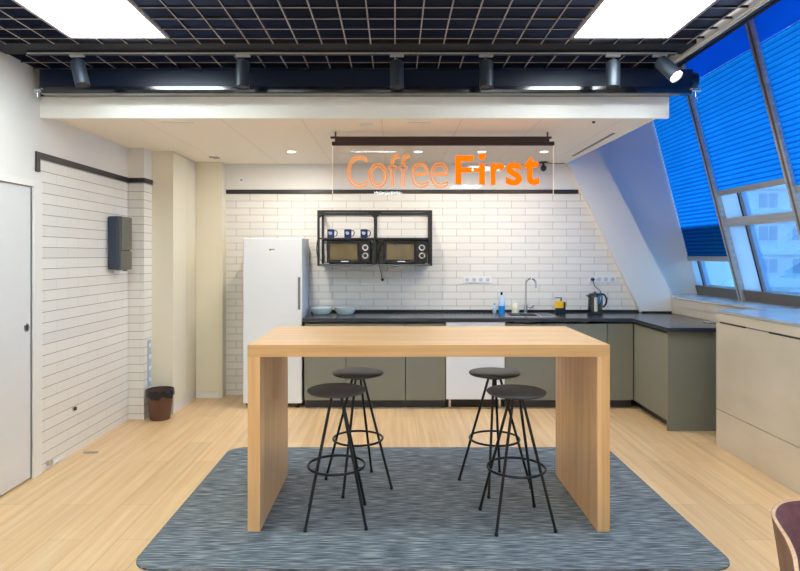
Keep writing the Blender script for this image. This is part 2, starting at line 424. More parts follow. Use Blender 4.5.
# return cabinet
t=thing('base_cabinet','grey end cabinet with wide side panel standing against the window sill','cabinet',(2.72,5.7,0),'grey kitchen base cabinets')
MB().box(2.442,3.03,5.34,6.689,.09,.885).build('body',M['groove'],t)
MB().box(2.418,3.048,5.318,5.338,0,.885,bev=.001).build('end_panel',M['cab'],t)
MB().box(2.42,2.44,5.342,6.075,.088,.862,bev=.0015).build('door',M['cab'],t)
MB().box(2.50,2.52,5.34,6.16,0,.09).build('plinth',M['plinth'],t)

# worktop (L-shaped, opening for the sink bowl)
b=MB(); z0,z1=.887,.922
b.box(-.935,1.2,6.05,WB-.002,z0,z1); b.box(1.2,1.5,6.05,6.2,z0,z1); b.box(1.2,1.5,6.5,WB-.002,z0,z1)
b.box(1.5,2.385,6.05,WB-.002,z0,z1); b.box(2.385,3.048,5.25,WB-.002,z0,z1)
tag(b.build('worktop',M['worktop']),'dark grey L-shaped kitchen worktop on the grey cabinets','worktop')
struct(MB().box(-.935,2.72,WB-.012,WB-.0005,.923,.95).box(2.72,3.05,6.606,6.619,.923,.94).build('trim_16',M['dark'],origin=(0,0,0)))
ZT=.922
# sink
t=thing('kitchen_sink','stainless steel sink with drainer set into the worktop','sink',(1.4,6.36,ZT))
b=MB(); z=ZT+.0005
b.box(1.12,1.2,6.13,6.6,z,z+.004); b.box(1.2,1.5,6.13,6.2,z,z+.004); b.box(1.2,1.5,6.5,6.6,z,z+.004); b.box(1.5,1.68,6.13,6.6,z,z+.004)
b.build('rim',M['steel'],t)
MB().box(1.2,1.203,6.2,6.5,.77,z).box(1.497,1.5,6.2,6.5,.77,z).box(1.2,1.5,6.2,6.203,.77,z).box(1.2,1.5,6.497,6.5,.77,z).box(1.2,1.5,6.2,6.5,.765,.77).build('bowl',M['steel'],t)
b=MB()
for k in range(6): b.box(1.53,1.66,6.2+k*.055,6.212+k*.055,z+.004,z+.007)
b.build('drainer_ridges',M['steel'],t)
t=thing('kitchen_tap','chrome high-arched swan-neck tap behind the sink bowl','tap',(1.43,6.56,ZT+.0045))
q=ZT+.0045
pts=[(1.43,6.56,q),(1.43,6.56,1.22)]+[(1.43+.052-.052*math.cos(a),6.56-.02*math.sin(a/2),1.245+.06*math.sin(a)) for a in [PI*k/12 for k in range(13)]]+[(1.534,6.54,1.20)]
MB().tube(pts,.0095,12).build('spout',M['chrome'],t)
MB().cyl((1.43,6.56,q),(1.43,6.56,q+.09),.019).build('base',M['chrome'],t)
MB().tube([(1.445,6.56,q+.06),(1.49,6.55,q+.058),(1.515,6.548,q+.085)],.007).build('lever',M['chrome'],t)

# things on the worktop
def bottle(name,lab,x,y,prof,m,cap,capprof,extra=None):
    t=thing(name,lab,'bottle',(x,y,ZT+.0005))
    MB().lathe(prof,(x,y,ZT+.0005),24).build('body',m,t)
    MB().lathe(capprof,(x,y,ZT+.0005),16).build('cap',cap,t)
    return t
t=bottle('dish_soap_bottle','tall clear bottle half full of blue liquid left of the tap',1.165,6.56,[(.03,0),(.036,.01),(.036,.085)],M['blue'],M['teal'],[(.011,.2),(.012,.202),(.012,.228),(.008,.236)])
MB().lathe([(.0365,.085),(.036,.12),(.028,.16),(.012,.19),(.011,.2)],(1.165,6.56,ZT+.0005),24).build('upper_body',M['pale_blue'],t)
t=bottle('cleaning_bottle','small pale blue bottle leftmost by the sink',1.095,6.6,[(.02,0),(.022,.01),(.022,.06),(.01,.09)],M['pale_blue'],M['blue'],[(.009,.09),(.009,.105)])
t=bottle('soap_jar','cream coloured jar between the blue bottle and the tap',1.325,6.6,[(.036,0),(.04,.006),(.04,.085),(.034,.094)],M['cream_jar'],M['white'],[(.03,.094),(.03,.105)])
x,y=1.79,6.5
t=thing('soap_dispenser','square yellow and black soap dispenser with pump','soap dispenser',(x,y,ZT+.0005)); z=ZT+.0005
MB().box(x-.052,x+.052,y-.03,y+.03,z,z+.064,bev=.006).build('base',M['teal'],t)
MB().box(x-.052,x+.028,y-.03,y+.03,z+.0645,z+.138,bev=.005).build('front_panel',M['yellow'],t)
MB().box(x+.0285,x+.052,y-.03,y+.03,z+.0645,z+.13,bev=.004).build('side_panel',M['dark'],t)
MB().cyl((x+.01,y,z+.136),(x+.01,y,z+.172),.008).box(x-.06,x+.018,y-.007,y+.007,z+.17,z+.178).build('pump',M['dark'],t)
# kettle
x,y=2.14,6.42
t=thing('kettle','black and steel jug kettle on the worktop by the sockets','kettle',(x,y,ZT+.0005)); z=ZT+.0005
MB().lathe([(.08,0),(.08,.014)],(x,y,z)).build('power_base',M['dark'],t)
MB().lathe([(.078,.015),(.079,.03),(.068,.20),(.064,.21)],(x,y,z)).build('body',M['gloss_blk'],t)
b=MB(); 
for k in range(5):
    a0=PI*1.5-.42+k*.09; a1=a0+.09
    b.add([(x+.0800*math.cos(a0),y+.0800*math.sin(a0),z+.04),(x+.0800*math.cos(a1),y+.0800*math.sin(a1),z+.04),(x+.0712*math.cos(a1),y+.0712*math.sin(a1),z+.19),(x+.0712*math.cos(a0),y+.0712*math.sin(a0),z+.19)],[(0,1,2,3)])
b.build('steel_band',M['chrome'],t)
MB().lathe([(.066,.21),(.06,.226),(.015,.232),(.012,.245),(.004,.247)],(x,y,z)).build('lid',M['dark'],t)
MB().tube([(x+.05,y,z+.222),(x+.1,y,z+.215),(x+.125,y,z+.17),(x+.12,y,z+.12),(x+.095,y,z+.085),(x+.06,y,z+.08)],.011).build('handle',M['dark'],t)
MB().prism([(x-.06,z+.17),(x-.095,z+.212),(x-.06,z+.212)],y-.02,y+.02,'Y').build('spout',M['dark'],t)
# bowls
def bowl(x,y,R,h,lab):
    pr=[(R*.45,0),(R*.7,.004),(R*.93,h*.55),(R,h),(R-.003,h),(R*.9,h*.55),(R*.66,.008),(.001,.006)]
    tag(MB().lathe(pr,(x,y,ZT+.0005),40).build('mixing_bowl',M['bowl']),lab,'bowl','clear bowls on the worktop')
bowl(-.535,6.46,.118,.075,'clear bowl on the worktop, the farther one from the fridge')
bowl(-.795,6.47,.122,.07,'clear bowl on the worktop, right beside the fridge')

# sockets
def socket_row(x0,x1,z,n,lab,skip=-1):
    t=thing('wall_socket_row',lab,'wall socket',((x0+x1)/2,WB,z-.035),'white socket rows on the tiles')
    MB().box(x0,x1,WB-.01,WB-.0005,z-.036,z+.036,bev=.003).build('cover_plate',M['white'],t)
    w=(x1-x0)/n
    for k in range(n):
        cx=x0+w*(k+.5)
        MB().cyl((cx,WB-.0115,z),(cx,WB-.0098,z),.022).build('socket_outlet',mat('socket_shade',(196,200,206),.5),t)
    return t
socket_row(.765,1.07,1.285,4,'white row of sockets on the tiles left of the tap')
socket_row(2.16,2.46,1.29,4,'white row of sockets on the tiles above the kettle')
t=thing('kettle_plug','black plug and short cord above the kettle','plug',(2.197,WB-.012,1.27))
MB().cyl((2.197,WB-.012,1.29),(2.197,WB-.05,1.29),.02,.014).build('plug_body',M['dark'],t)
MB().tube([(2.197,WB-.045,1.285),(2.2,WB-.05,1.24),(2.22,WB-.06,1.2),(2.26,WB-.07,1.17),(2.29,WB-.07,1.1),(2.29,WB-.07,1.0),(2.26,WB-.1,.93),(2.2,6.5,.93)],.004).build('cord',M['dark'],t)
t=thing('shelf_plug','black plug and hanging cord below the wall shelf','plug',(-.14,WB-.001,1.27))
MB().cyl((-.14,WB-.0005,1.285),(-.14,WB-.04,1.285),.018,.013).build('plug_body',M['dark'],t)
MB().tube([(-.14,WB-.035,1.28),(-.15,WB-.04,1.34),(-.17,WB-.045,1.43),(-.185,WB-.03,1.55),(-.16,WB-.03,1.66),(-.11,WB-.04,1.70)],.004).build('cord',M['dark'],t)

# ------------------------------------------------------------------ wall shelf with microwaves and mugs
YF,YBk=6.29,6.688
t=thing('wall_shelf','black metal two-bay wall shelf above the worktop','shelf',(-.21,6.49,1.445))
X0,X1,XM=-.815,.39,-.21; p=.012
for xx in (X0,XM-p,X1-2*p):
    for yy in (YF,YBk-2*p): MB().box(xx,xx+2*p,yy,yy+2*p,1.445,2.03).build('post',M['black'],t)
for zz,n in ((2.006,'top_frame'),):
    MB().box(X0+2*p,X1-2*p,YF,YF+2*p,zz,zz+.024).box(X0+2*p,X1-2*p,YBk-2*p,YBk,zz,zz+.024).box(X0,X0+2*p,YF+2*p,YBk-2*p,zz,zz+.024).box(X1-2*p,X1,YF+2*p,YBk-2*p,zz,zz+.024).build(n,M['black'],t)
for xa,sg in ((X0+2*p,1),(XM-p,-1),(XM+p,1),(X1-2*p,-1)):
    MB().prism([(xa,2.006),(xa+sg*.06,2.006),(xa,1.946)],YF+.002,YF+.014,'Y').build('corner_bracket',M['black'],t)
MB().box(X0+2*p,X1-2*p,YF,YBk,1.724,1.742).build('middle_shelf',M['black'],t)
MB().box(X0+2*p,X1-2*p,YF-.001,YBk,1.445,1.465).build('bottom_shelf',mat('shelf_grey',(92,94,98),.4,.3),t)
tag(MB().tube([(-.835,6.45,1.72),(-.845,6.45,1.62),(-.835,6.46,1.55),(-.80,6.5,1.50),(-.74,6.56,1.475)],.004).build('power_cord',M['dark']),'thin black cord looping at left end of the wall shelf','cord')
def microwave(lab,x0):
    w,h=.46,.245; y0=6.325; z=1.4655; x1=x0+w
    t=thing('microwave',lab,'microwave',((x0+x1)/2,y0+.16,z),'microwaves on the wall shelf')
    MB().box(x0,x1,y0+.02,y0+.33,z+.008,z+h,bev=.004).build('body',M['mw_side'],t)
    d=MB().box(x0,x0+w*.745,y0,y0+.019,z+.01,z+h,bev=.003).build('door',M['mw'],t)
    MB().box(x0+.035,x0+w*.70,y0-.0015,y0+.002,z+.045,z+h-.035).build('window',M['amber'],d)
    MB().box(x0+.15,x0+.23,y0-.002,y0+.001,z+.021,z+.032).build('badge',M['print_white'],d)
    MB().box(x0+w*.75,x1,y0,y0+.019,z+.01,z+h,bev=.003).build('control_panel',M['dark'],t)
    for zz in (.088,.172):
        k=MB().cyl((x0+w*.885,y0-.016,z+zz),(x0+w*.885,y0,z+zz),.033,.035,24).build('knob',M['chrome'],t)
        MB().cyl((x0+w*.885,y0-.0175,z+zz),(x0+w*.885,y0-.0155,z+zz),.02,None,24).build('knob_cap',M['dark'],k)
    for dx in (.03,w-.03):
        for dy in (.05,.3): MB().cyl((x0+dx,y0+dy,z),(x0+dx,y0+dy,z+.009),.012).build('foot',M['dark'],t)
    return t
mw=microwave('black microwave with amber reflection painted on the window, in the left shelf bay',-.72)
dup(mw,(mw.location.x+.597,mw.location.y,mw.location.z),'black microwave in the right shelf bay')
# mugs
t0=thing('coffee_mug','navy mug, leftmost of the three on the shelf','mug',(0,0,0),'navy mugs on the wall shelf')
MB().lathe([(.034,0),(.038,.003),(.040,.09),(.0375,.09),(.035,.006),(.001,.005)],(0,0,0),28).build('body',M['mug'],t0)
MB().tube([(.036,0,.075),(.06,0,.078),(.068,0,.06),(.066,0,.035),(.055,0,.02),(.035,0,.018)],.0055).build('handle',M['mug'],t0)
b=MB()
for zz,a,bb in ((.056,-.6,.35),(.045,-.5,.5),(.034,-.35,.3)):
    n=5
    for k in range(n):
        a0=-PI/2+a+(bb-a)*k/n; a1=-PI/2+a+(bb-a)*(k+.8)/n; rr=.0405
        b.add([(rr*math.cos(a0),rr*math.sin(a0),zz),(rr*math.cos(a1),rr*math.sin(a1),zz),(rr*math.cos(a1),rr*math.sin(a1),zz+.008),(rr*math.cos(a0),rr*math.sin(a0),zz+.008)],[(0,1,2,3)])
b.build('print',M['print_white'],t0)
t0.location=(-.685,6.40,1.7425)
dup(t0,(-.503,6.40,1.7425),'navy mug, middle of the three on the shelf')
dup(t0,(-.33,6.40,1.7425),'navy mug, rightmost of the three on the shelf')

# ------------------------------------------------------------------ hanging sign
SY=4.95; k=SY/600
def SX(px): return (px-395)*k
def SZ(py): return 1.56-(py-255)*k
t=thing('hanging_sign','clear acrylic Coffee First sign with orange letters on a dark rail','sign',(SX(443),SY,SZ(194)))
MB().box(SX(332.5),SX(553.5),SY,SY+.008,SZ(194),SZ(144)).build('acrylic_sheet',M['acrylic'],t)
b=MB(); 
b.box(SX(332.3),SX(332.8),SY-.0005,SY+.0085,SZ(194),SZ(145)).box(SX(553.2),SX(553.7),SY-.0005,SY+.0085,SZ(194),SZ(145)).box(SX(332.5),SX(553.5),SY-.0005,SY+.0085,SZ(194.3),SZ(193.9))
b.build('sheet_edge',M['edge'],t)
MB().box(SX(332),SX(554),SY-.012,SY+.02,SZ(145.5),SZ(141.8)).box(SX(335),SX(549),SY-.014,SY+.022,SZ(141.8),SZ(136.8)).build('rail',M['rail_dark'],t)
for px in (335.5,547.5):
    MB().cyl((SX(px),SY+.004,SZ(137)),(SX(px),SY+.004,CZ),.006).box(SX(px-5),SX(px+4),SY-.008,SY+.016,SZ(138.6),SZ(136.6)).build('hanger',M['rail_dark'],t)

def text_mesh(ch, outline, offset=0.0, bev=.002):
    cu=bpy.data.curves.new('letter','FONT'); cu.body=ch; cu.size=1; cu.offset=offset; cu.resolution_u=6
    if outline: cu.fill_mode='NONE'; cu.bevel_depth=bev; cu.bevel_resolution=2
    else: cu.extrude=.02
    o=bpy.data.objects.new('tmp',cu); COL.objects.link(o)
    dg=bpy.context.evaluated_depsgraph_get(); me=bpy.data.meshes.new_from_object(o.evaluated_get(dg))
    vs=[v.co.copy() for v in me.vertices]; fs=[list(p.vertices) for p in me.polygons]
    bpy.data.objects.remove(o); bpy.data.curves.remove(cu); bpy.data.meshes.remove(me)
    return vs,fs
def letter(ch,x0,x1,y0,y1,outline,m,offset):
    # letter outlines scaled to a cell of the sign face
    W=SX(x1)-SX(x0); H=SZ(y0)-SZ(y1)
    vs,fs=text_mesh(ch,False,offset)
    ax=min(v.x for v in vs); bx=max(v.x for v in vs); ay=min(v.y for v in vs); by=max(v.y for v in vs)
    sx=W/(bx-ax); sy=H/(by-ay)
    def tr(x,y,z): return (SX(x0)+(x-ax)*sx, z, SZ(y1)+(y-ay)*sy)
    if not outline:
        b=MB().add([tr(v.x,v.y,SY-.001-(.006 if v.z>0 else 0)) for v in vs],fs)
        return b.build('letter',m,t)
    # boundary loops of the flat front face -> neon tubes
    bm=bmesh.new(); vv=[bm.verts.new(v) for v in vs]
    for f in fs:
        try: bm.faces.new([vv[i] for i in f])
        except ValueError: pass
    bmesh.ops.remove_doubles(bm,verts=bm.verts[:],dist=1e-5)
    bm.faces.ensure_lookup_table()
    zt=max(v.co.z for v in bm.verts)
    top=[f for f in bm.faces if all(abs(v.co.z-zt)<1e-4 for v in f.verts)]
    ts=set(top); edges=[e for e in bm.edges if sum(1 for f in e.link_faces if f in ts)==1]
    adj={}
    for e in edges:
        a,c=e.verts; adj.setdefault(a,[]).append(c); adj.setdefault(c,[]).append(a)
    seen=set(); b=MB()
    for s0 in list(adj):
        if s0 in seen: continue
        loop=[s0]; seen.add(s0); cur=s0
        while True:
            nx=[q for q in adj[cur] if q not in seen]
            if not nx: break
            cur=nx[0]; seen.add(cur); loop.append(cur)
        if len(loop)>2: b.tube([tr(q.co.x,q.co.y,SY-.005) for q in loop],.0048,6,0,True)
    bm.free()
    return b.build('letter',m,t)
for ch,x0,x1,y0,y1 in (('C',347.7,366.7,156.2,187.3),('o',369.3,386.7,163.7,187.3),('f',388.8,399,155,186.6),('f',399.6,409.8,155,186.6),('e',411.7,428.2,163,187.3),('e',430.8,447.7,163,187.3)):
    letter(ch,x0,x1,y0,y1,True,M['neon'],-.014)
for ch,x0,x1,y0,y1 in (('r',490.5,504.5,163,185),('s',505.7,522,162.6,185.3),('t',523.7,539,156,185)):
    letter(ch,x0,x1,y0,y1,False,M['orange'],.022)
def bar(b,x0,x1,y0,y1): b.box(SX(x0),SX(x1),SY-.007,SY-.001,SZ(y1),SZ(y0)); return b
bar(bar(bar(MB(),455.4,461.2,155.6,184.8),461.2,473.4,155.6,161.2),461.2,471.8,167.6,172.6).build('letter',M['orange'],t)
b=bar(bar(MB(),479.2,484.8,163.3,184.8),473.8,479.2,168.2,172)
b.cyl((SX(482),SY-.001,SZ(156.6)),(SX(482),SY-.007,SZ(156.6)),3.5*k,None,24)
b.build('letter',M['orange'],t)

# ------------------------------------------------------------------ oak island table
TX0,TX1,TY0,TY1,TZ=-.826,1.204,3.359,4.235,1.0575
t=thing('high_table','large oak high table with solid slab ends standing on the rug','table',(.19,3.82,.0105))
MB().box(TX0,TX1,TY0,TY1,TZ-.068,TZ,bev=.002).build('tabletop',M['oak_x'],t)
for x0 in (TX0+.0005,TX1-.0705): MB().box(x0,x0+.07,TY0+.0005,TY1-.0005,.0105,TZ-.0685,bev=.0015).build('slab_leg',M['oak_z'],t)

# rug
RX0,RX1,RY0,RY1,rr=-1.322,1.705,2.96,4.84,.13
pts=[]
for cx,cy,a0 in ((RX1-rr,RY1-rr,0),(RX0+rr,RY1-rr,PI/2),(RX0+rr,RY0+rr,PI),(RX1-rr,RY0+rr,1.5*PI)):
    for q in range(9): a=a0+PI/2*q/8; pts.append((cx+rr*math.cos(a),cy+rr*math.sin(a)))
tag(MB().prism(pts,.0005,.010,'Z').build('rug',M['rug']),'blue-grey streaked woven rug with rounded corners under the high table','rug')

# stools
def stool(name,lab):
    t=thing(name,lab,'stool',(0,0,0),'round bar stools')
    MB().lathe([(.03,.728),(.12,.735),(.165,.744),(.172,.752),(.171,.757),(.165,.760),(.001,.758)],(0,0,0),64).build('seat',M['stool'],t)
    MB().lathe([(.05,.716),(.055,.728),(.05,.7335)],(0,0,0),24).build('seat_mount',M['stool_leg'],t)
    for q in range(4):
        a=PI/2*q; ca,sa=math.cos(a),math.sin(a)
        l=MB().cyl((.24*ca,.24*sa,.012),(.036*ca,.036*sa,.73),.0085,seg=14).build('leg',M['stool_leg'],t)
        MB().cyl((.2405*ca,.2405*sa,0.0005),(.2405*ca,.2405*sa,.018),.0115,.0105,14).build('foot_cap',M['dark'],l)
    MB().torus((0,0,.312),.166,.0075,56).build('foot_ring',M['stool_leg'],t)
    return t
s0=stool('bar_stool','black round bar stool, front left of the four under the table')
R_=math.radians
s0.location=(-.345,3.54,.0105); s0.rotation_euler.z=R_(49)
dup(s0,(-.25,4.055,.0105),'black round bar stool, rear left of the four, behind another stool',R_(70))
dup(s0,(.707,3.50,.0105),'black round bar stool, front right of the four, nearest the right slab leg',R_(52))
dup(s0,(.672,4.055,.0105),'black round bar stool, rear right of the four',R_(72))

# ------------------------------------------------------------------ bin, dispenser, small wall and floor fittings
bx,by=-2.236,5.71
t=thing('waste_bin','brown plastic bin with black bag in front of the cream cupboard','bin',(bx,by,0))
MB().lathe([(.085,0.001),(.09,.004),(.122,.275),(.119,.275),(.088,.01),(.001,.008)],(bx,by,0),40).build('body',M['brown'],t)
pr=[]; b=MB(); seg=60; rows=[(.113,.20),(.1185,.272),(.123,.286),(.1275,.284),(.129,.25),(.1275,.215)]
vs=[];fs=[]
for i,(r_,z_) in enumerate(rows):
    for q in range(seg):
        a=2*PI*q/seg; w=.0025*math.sin(a*7+i)+.002*math.sin(a*13+2*i); dz=(.012*math.sin(a*5)+.006*math.sin(a*11)) if i==5 else 0
        vs.append((bx+(r_+(w if i>2 else 0))*math.cos(a),by+(r_+(w if i>2 else 0))*math.sin(a),z_+dz))
for i in range(len(rows)-1):
    for q in range(seg): fs.append((i*seg+q,i*seg+(q+1)%seg,(i+1)*seg+(q+1)%seg,(i+1)*seg+q))
b.add(vs,fs,0,True).build('bin_bag',M['bag'],t)

t=thing('towel_dispenser','smoky black paper towel dispenser on the left tiled wall','dispenser',(WL+.06,5.39,1.43))
MB().box(WL,WL+.10,5.275,5.52,1.43,1.905,bev=.018).build('back_housing',M['disp_dark'],t)
MB().box(WL+.055,WL+.118,5.285,5.515,1.60,1.905,bev=.016).build('front_cover',M['disp'],t)
MB().box(WL+.055,WL+.116,5.285,5.515,1.425,1.598,bev=.012).build('lower_cover',M['disp'],t)
MB().box(WL+.04,WL+.09,5.40,5.47,1.415,1.43).build('paper_slot',M['dark'],t)
MB().box(WL+.03,WL+.09,5.33,5.39,1.405,1.43,bev=.008).build('paper_edge',M['white'],t)
def thin(name,lab,cat,b,m): return tag(b.build(name,m),lab,cat)
t=thing('wall_outlet','small round metal outlet low on the left tiled wall','outlet',(WL,4.72,.33))
MB().cyl((WL+.0005,4.72,.352),(WL+.012,4.72,.352),.022).build('collar',M['chrome'],t)
MB().cyl((WL+.0121,4.72,.352),(WL+.022,4.72,.352),.014).build('core',M['dark'],t)
thin('door_stop','small flat dark door stop lying on the floor by the left wall','door stop',MB().box(-2.45,-2.34,4.71,4.74,0.0005,.014,bev=.004),M['chrome'])
thin('cable_clip','small grey cable clip at the foot of the tiles beside the door frame','clip',MB().cyl((WL+.0005,4.36,.05),(WL+.03,4.36,.05),.016).cyl((WL+.03,4.36,.05),(WL+.036,4.36,.05),.02),M['chrome'])
thin('floor_trunking','short white trunking strip along the foot of the left tiled wall','trunking',MB().box(WL+.0005,WL+.012,4.36,4.56,.005,.03,bev=.003).box(WL+.0005,WL+.01,4.335,4.355,.005,.03),M['white'])
t=thing('pillar_socket_strip','pale vertical socket strip low on the side of the tiled pillar','socket strip',(-2.38,5.8,.36))
MB().box(-2.3795,-2.368,5.765,5.83,.30,.74,bev=.003).build('cover_plate',M['fridge_side'],t)
for zz in (.36,.47,.58,.69): MB().cyl((-2.3685,5.7975,zz),(-2.3655,5.7975,zz),.022).build('socket_outlet',M['white'],t)
t=thing('wall_sensor','small square white sensor above the black trim left of the sign','sensor',(-1.71,WB,2.36))
MB().box(-1.745,-1.675,WB-.008,WB-.0005,2.36,2.43,bev=.003).build('plate',M['white'],t)
MB().cyl((-1.71,WB-.014,2.395),(-1.71,WB-.008,2.395),.012).build('lens',M['grid'],t)
t=thing('security_camera','small black dome camera high on the back wall beside the sign','camera',(1.6,6.6,2.5))
MB().cyl((1.62,6.55,CZ),(1.62,6.55,CZ-.012),.05,.045,24).cyl((1.62,6.55,CZ-.012),(1.62,6.55,2.535),.012).build('mount',M['dark'],t)
MB().lathe([(.001,.034),(.022,.026),(.033,.006),(.034,0),(.03,-.02),(.016,-.034),(.001,-.038)],(1.62,6.55,2.51),24).build('dome',M['dark'],t)
MB().tube([(1.64,6.55,2.568),(1.72,6.57,2.562),(1.82,6.6,2.565),(1.87,6.62,2.573)],.004).build('cord',M['dark'],t)

# ------------------------------------------------------------------ ceiling grid, panels, downlights
GZ0,GZ1=2.86,2.90
panels=[(-1.95,3.0),(1.05,3.0)]
allp=panels+[(-1.95,.6),(1.05,.6),(-1.95,-1.8),(1.05,-1.8),(-.56,2.28),(-.45,-3.0)]  # rear rows unseen, added to brighten the room; slim one read from sign reflections
def inpanel(x,y):
    return any(px-.02<x<px+.62 and py-.02<y<py+(.17 if py==2.28 else .62) for px,py in allp)
b=MB(); w=.0036
xs=[-2.4+.15*i for i in range(29)]; ys=[3.61-.15*i for i in range(47)]
def runs(vals,test):
    out=[];cur=None
    for a,c in zip(vals[:-1],vals[1:]):
        if test((a+c)/2):
            if cur is None: cur=[a,c]
            else: cur[1]=c
        else:
            if cur: out.append(cur)
            cur=None
    if cur: out.append(cur)
    return out
yv=sorted(ys)
for x in xs:
    if x>1.86: continue
    for a,c in runs(yv+[3.70],lambda q:not (inpanel(x-.001,q) or inpanel(x+.001,q))):
        b.box(x-w,x+w,a,c,GZ0,GZ0+.0015); b.box(x-w,x+w,a,c,GZ0+.0015,GZ0+.016,1)
    b.box(x-w,x+w,3.9,4.24,GZ0,GZ0+.0015); b.box(x-w,x+w,3.9,4.24,GZ0+.0015,GZ0+.016,1)
for y in ys+[4.06,4.2]:
    for a,c in runs([-2.53]+xs[:-1]+[1.80,1.86],lambda q:not (inpanel(q,y-.001) and inpanel(q,y+.001))):
        b.box(a,c,y-w,y+w,GZ0+.001,GZ0+.0028); b.box(a,c,y-w,y+w,GZ0+.0028,GZ0+.015,1)
tag(b.build('ceiling_grid',[M['grid'],M['grid_dark']],origin=(0,0,GZ0)),'open-cell black and grey metal grid hung under the dark ceiling','ceiling grid')
tag(MB().box(-2.53,1.86,3.70,3.90,GZ0+.005,GZ1).build('ceiling_strip',M['grid_dark']),'dark flat strip in the grid ceiling above the lighting track','ceiling panel')
tag(MB().box(1.862,1.871,-3.4,4.23,GZ0-.012,GZ1).box(1.886,1.895,-3.4,4.23,GZ0-.012,GZ1).box(1.871,1.886,-3.4,4.23,GZ0+.006,GZ1).build('edge_rail',M['frame_white']),'twin pale metal rail along the right edge of the grid ceiling','rail')
tag(MB().box(1.8955,1.919,-3.4,4.26,GZ0-.015,GZ1).build('edge_channel',M['housing']),'dark channel along the window side of the grid ceiling','channel')
PD=lambda px,py: .15 if py==2.28 else .6
labs=['bright square ceiling light panel above the left of the table','bright square ceiling light panel nearest the windows, above the table']
for i,(px,py) in enumerate(allp):
    la=labs[i] if i<2 else 'square ceiling light panel behind the view, %s'%['added to brighten the room, second row left','added to brighten the room, second row right','added to brighten the room, third row left','added to brighten the room, third row right','slim one above the near side of the table','added to brighten the room, middle at the rear wall'][i-2]
    h=PD(px,py)
    t=thing('ceiling_light_panel',la,'ceiling light',(px+.3,py+h/2,GZ0),'square panels in the grid ceiling')
    MB().box(px,px+.02,py,py+h,GZ0-.004,GZ0+.011).box(px+.58,px+.6,py,py+h,GZ0-.004,GZ0+.011).box(px+.02,px+.58,py,py+.02,GZ0-.004,GZ0+.011).box(px+.02,px+.58,py+h-.02,py+h,GZ0-.004,GZ0+.011).build('frame',M['grid'],t)
    MB().box(px+.02,px+.58,py+.02,py+h-.02,GZ0+.002,GZ0+.01).build('diffuser',M['panel'],t)

def downlight(x,y,lab,lit=True,R=.05):
    t=thing('downlight' if lit else 'ceiling_speaker',lab,'downlight' if lit else 'speaker',(x,y,CZ),'round downlights in the white ceiling' if lit else None)
    MB().lathe([(R*.8,-.0005),(R,-.0005),(R,-.004),(R*.82,-.006),(R*.8,-.004)],(x,y,CZ),28,closed=True).build('trim_ring',M['white'],t)
    MB().cyl((x,y,CZ-.0005),(x,y,CZ-.003),R*.79,None,28).build('lens',M['downled'] if lit else M['white'],t)
    if lit:
        l=bpy.data.lights.new('lamp','AREA'); l.shape='DISK'; l.size=.09; l.energy=(11.5 if x<-.5 else 6.5); l.color=(1,.96,.88); l.spread=PI
        o=bpy.data.objects.new('downlight_lamp',l); COL.objects.link(o); o.location=(0,0,-.012); o.parent=t
downlight(-1.015,5.88,'lit round downlight left of the sign')
downlight(.226,5.88,'lit round downlight seen through the sign above the letters of Coffee')
downlight(.85,5.88,'lit round downlight seen through the sign above the gap before First ends')
downlight(1.46,5.88,'lit round downlight nearest the windows')
downlight(-.225,4.66,'unlit round ceiling speaker in front of the sign rail',False,.055)
for x0,x1,y,lab in ((-1.79,-1.52,4.57,'slim ceiling vent at left of the white ceiling'),(.08,.28,4.56,'slim ceiling vent in front of the sign')):
    t=thing('ceiling_vent',lab,'vent',((x0+x1)/2,y,CZ-.006),'slim slot vents')
    MB().box(x0,x1,y-.022,y+.022,CZ-.006,CZ-.0005,bev=.002).build('frame',M['soffit'],t)
    MB().box(x0+.01,x1-.01,y-.008,y+.008,CZ-.0075,CZ-.0055).build('slot',M['cover'],t)
tag(MB().box(1.81,1.835,5.0,6.15,CZ-.003,CZ).build('linear_diffuser',M['dark']),'long black slot diffuser at the window edge of the white ceiling','vent')
thin('smoke_detector','tiny dark detector on the white ceiling above the cupboards','detector',MB().cyl((-1.9,6.2,CZ-.0005),(-1.9,6.2,CZ-.01),.025,.02).box(-1.9,-1.83,6.19,6.28,CZ-.008,CZ-.0005),M['grid'])
thin('ceiling_sprinkler','tiny dark sprinkler tip in the white ceiling near the windows','sprinkler',MB().cyl((1.51,4.56,CZ-.0005),(1.51,4.56,CZ-.014),.014,.008),M['dark'])

# ------------------------------------------------------------------ projection-blind housing
HY=4.16
t=thing('roller_blind_box','long black roller screen housing across the front of the white soffit','roller screen',(-.2,HY,2.69))
MB().box(-2.45,2.05,HY-.03,HY+.09,2.705,2.84,bev=.004).build('housing',M['housing'],t)
MB().cyl((2.05,HY+.03,2.772),(2.095,HY+.03,2.772),.068,.062,32).build('end_cap',M['housing'],t)
MB().prism([(HY-.0452,2.716),(HY-.0446,2.6945),(HY-.0424,2.676),(HY-.036,2.670),(HY+.03,2.670),(HY+.03,2.718),(HY-.04,2.7185)],-2.44,2.04,'X').build('bottom_bar',M['gloss_blk'],t)
for x,lab in ((-2.45,'l'),(2.06,'r')):
    MB().cyl((x-.03,HY-.05,2.69),(x+.03,HY-.05,2.69),.014).cyl((x,HY-.05,2.69),(x,HY-.05,2.64),.005).build('pull_clip',M['chrome'],t)
b=MB()
MB().torus((2.06,HY-.05,2.625),.014,.003,16,Matrix.Rotation(PI/2,3,'X')).build('pull_ring',M['chrome'],t)

